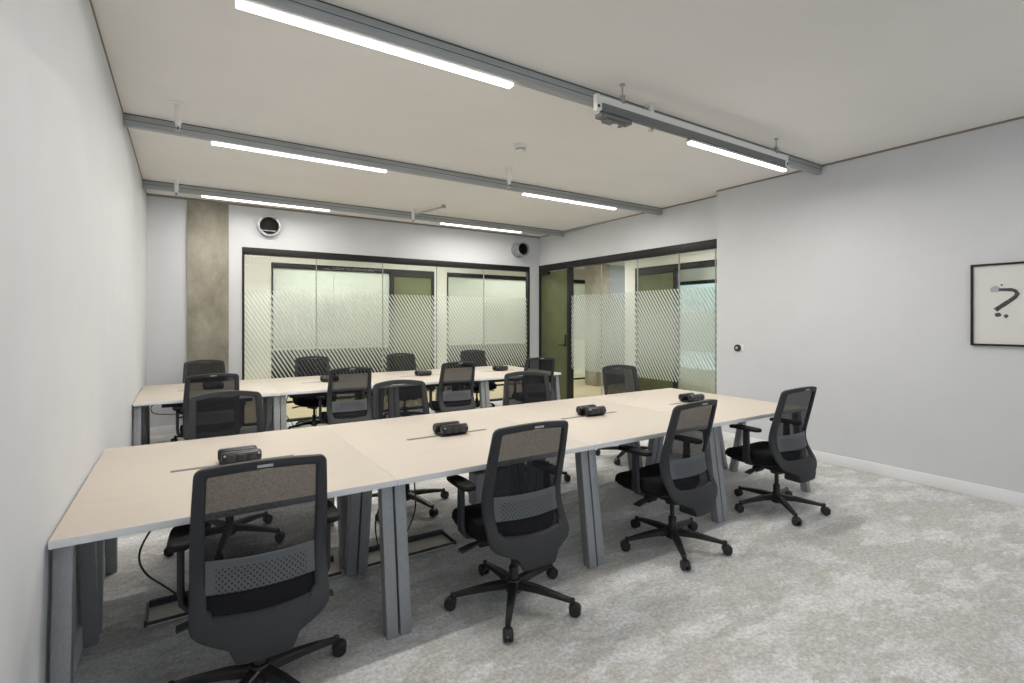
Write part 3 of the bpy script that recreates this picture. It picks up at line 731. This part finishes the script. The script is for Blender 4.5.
CH = [
 # near desk, front side (backs to the camera)
 (.258, 2.26, -2.5, 13, 'black mesh task chair nearest the camera, at the near desk beside the left wall'),
 (1.478, 2.264, -2, 16, 'black mesh task chair second from the left along the front of the near desk'),
 (2.732, 2.253, 3, 16, 'black mesh task chair third from the left along the front of the near desk'),
 (3.966, 2.243, -2, 16, 'black mesh task chair at the near desk front, right end, nearest the framed print'),
 # near desk, far side (facing the camera)
 (.262, 3.92, 182, 40, 'task chair on the far side of the near desk, closest to the left wall'),
 (1.51, 3.90, 176, 70, 'task chair on the far side of the near desk, second from the left wall'),
 (2.77, 3.93, 162, 25, 'task chair on the far side of the near desk, third from the left wall'),
 (4.09, 3.96, 170, 60, 'task chair on the far side of the near desk, at its right end'),
 # far desk, front side
 (.225, 5.80, 3, 30, 'task chair before the far desk, closest to the left wall'),
 (1.535, 5.76, -2, 50, 'task chair before the far desk, second from the left wall'),
 (2.87, 5.80, -4, 10, 'task chair before the far desk, third from the left wall'),
 (4.17, 5.84, -10, 64, 'task chair before the far desk, at its right end by the olive door'),
 # far desk, far side
 (.227, 7.36, 181, 20, 'task chair behind the far desk, standing before the concrete column'),
 (1.51, 7.34, 177, 45, 'task chair behind the far desk, second from the left wall'),
 (2.80, 7.30, 178, 60, 'task chair behind the far desk, third from the left wall'),
 (4.12, 7.44, 174, 5, 'task chair behind the far desk, at its right end'),
]
for i, (x, y, a, br, lab) in enumerate(CH):
    c = proto if i == 0 else copy_tree(proto)
    c.location = (x, y, 0); c.rotation_euler = (0, 0, math.radians(a)); c['label'] = lab
    for ch in c.children:
        if ch.name.split('.')[0] == 'base': ch.rotation_euler = (0, 0, math.radians(br-a))

# ------------------------------------------------------------------ loose cables
def cable(pts, label, r=.0045):
    P = [Vector(p) for p in pts]; out = []
    for i in range(len(P)-1):
        p0, p1, p2, p3 = P[max(i-1,0)], P[i], P[i+1], P[min(i+2,len(P)-1)]
        for k in range(8):
            t = k/8
            out.append(.5*((2*p1)+(-p0+p2)*t+(2*p0-5*p1+4*p2-p3)*t*t+(-p0+3*p1-3*p2+p3)*t**3))
    out.append(P[-1])
    tag(MB().tube(out, r).build('cable', M['black_plastic']), label, 'cable', 'loose black cables under the desks')
cable([(-.03,2.78,.69),(-.10,2.78,.60),(-.165,2.82,.46),(-.15,2.9,.33),(-.07,3.05,.17),(-.02,3.2,.045)], 'black cable hanging from the near desk beside the left wall')
cable([(.98,2.95,.68),(1.02,2.98,.5),(1.0,3.1,.25),(1.05,3.2,.04)], 'black cable hanging behind the leg left of the second front chair')
cable([(1.30,3.0,.57),(1.24,3.05,.5),(1.28,3.15,.25),(1.22,3.21,.04)], 'black cable hanging between the first two front chairs')
cable([(-.10,6.22,.69),(-.26,6.23,.65),(-.24,6.24,.56),(.0,6.25,.54),(.1,6.3,.6)], 'black cable looping under the far desk at the left wall')
cable([(1.02,6.3,.66),(.98,6.35,.45),(1.08,6.4,.25),(1.02,6.45,.01)], 'black cable hanging under the far desk near its second chair')

# ------------------------------------------------------------------ light
wd = bpy.data.worlds.new('World'); SC.world = wd; wd.use_nodes = True
bg = wd.node_tree.nodes['Background']; bg.inputs['Color'].default_value = (.80, .91, 1.0, 1); bg.inputs['Strength'].default_value = 1.7
for a, b in ((-.1, 1.6), (1.8, 3.5), (3.7, 5.4)):       # portals guide the daylight through the room's windows
    l = bpy.data.lights.new('window portal', 'AREA'); l.shape = 'RECTANGLE'; l.size = b-a; l.size_y = 2.1; l.cycles.is_portal = True
    o = bpy.data.objects.new('window_portal', l); COL.objects.link(o); o.location = ((a+b)/2, YF-.13, 1.8); o.rotation_euler = (PI/2, 0, 0)
# corridor and meeting-room ceiling lights
def corr_light(x0, x1, y, label, power, vertical=False):
    t = empty('corridor_light', ((x0+x1)/2, y, 2.8)); h = (x1-x0)/2; tag(t, label, 'ceiling light', 'corridor ceiling lights')
    part('housing', MB().box(-h-.01, h+.01, -.04, .04, -.03, -.001, .003), M['silver'], t)
    part('diffuser', MB().box(-h, h, -.03, .03, -.036, -.03), M['led'], t)
    lp = led_lamp('lamp', -h, h, 0, 0, .06, power, t, (1, .97, .93)); lp.location = (0, 0, -.042)
    if vertical: t.rotation_euler = (0, 0, PI/2)
CP = 36
corr_light(.4, 2.2, 9.0, 'linear light in the back corridor, left', CP)
corr_light(3.4, 5.2, 9.0, 'linear light in the back corridor, right', CP)
corr_light(5.9, 7.5, 5.2, 'linear light in the side corridor, near', CP*.7, True)
corr_light(5.9, 7.5, 7.9, 'linear light in the side corridor by the corner', CP*.6, True)
corr_light(8.3, 9.7, 8.0, 'linear light in the corridor beyond the column', CP*.35)
corr_light(1.5, 3.5, 10.55, 'linear light in the left meeting room', CP*1.7)
corr_light(5.5, 7.9, 10.55, 'linear light in the right meeting room', CP*2.0)
corr_light(7.75, 8.7, 5.5, 'linear light in the room beyond the side corridor', CP*.7)

# ------------------------------------------------------------------ camera
cam = bpy.data.cameras.new('Camera'); co = bpy.data.objects.new('Camera', cam); COL.objects.link(co)
co.location = (0, 0, 1.5); co.rotation_euler = (PI/2, 0, -.575)
cam.sensor_width = 36; cam.lens = 506.83/1024*36; cam.shift_y = -(341.5-320.36)/1024; cam.clip_start = .02
SC.camera = co

SC.view_settings.view_transform = 'Standard'; SC.view_settings.look = 'None'
SC.view_settings.exposure = 0.08; SC.view_settings.gamma = 1.0; SC.view_settings.use_curve_mapping = False
SC.cycles.use_denoising = True
SC.cycles.max_bounces = 10; SC.cycles.diffuse_bounces = 6; SC.cycles.transparent_max_bounces = 16
SC.cycles.sample_clamp_indirect = 4; SC.cycles.sample_clamp_direct = 4
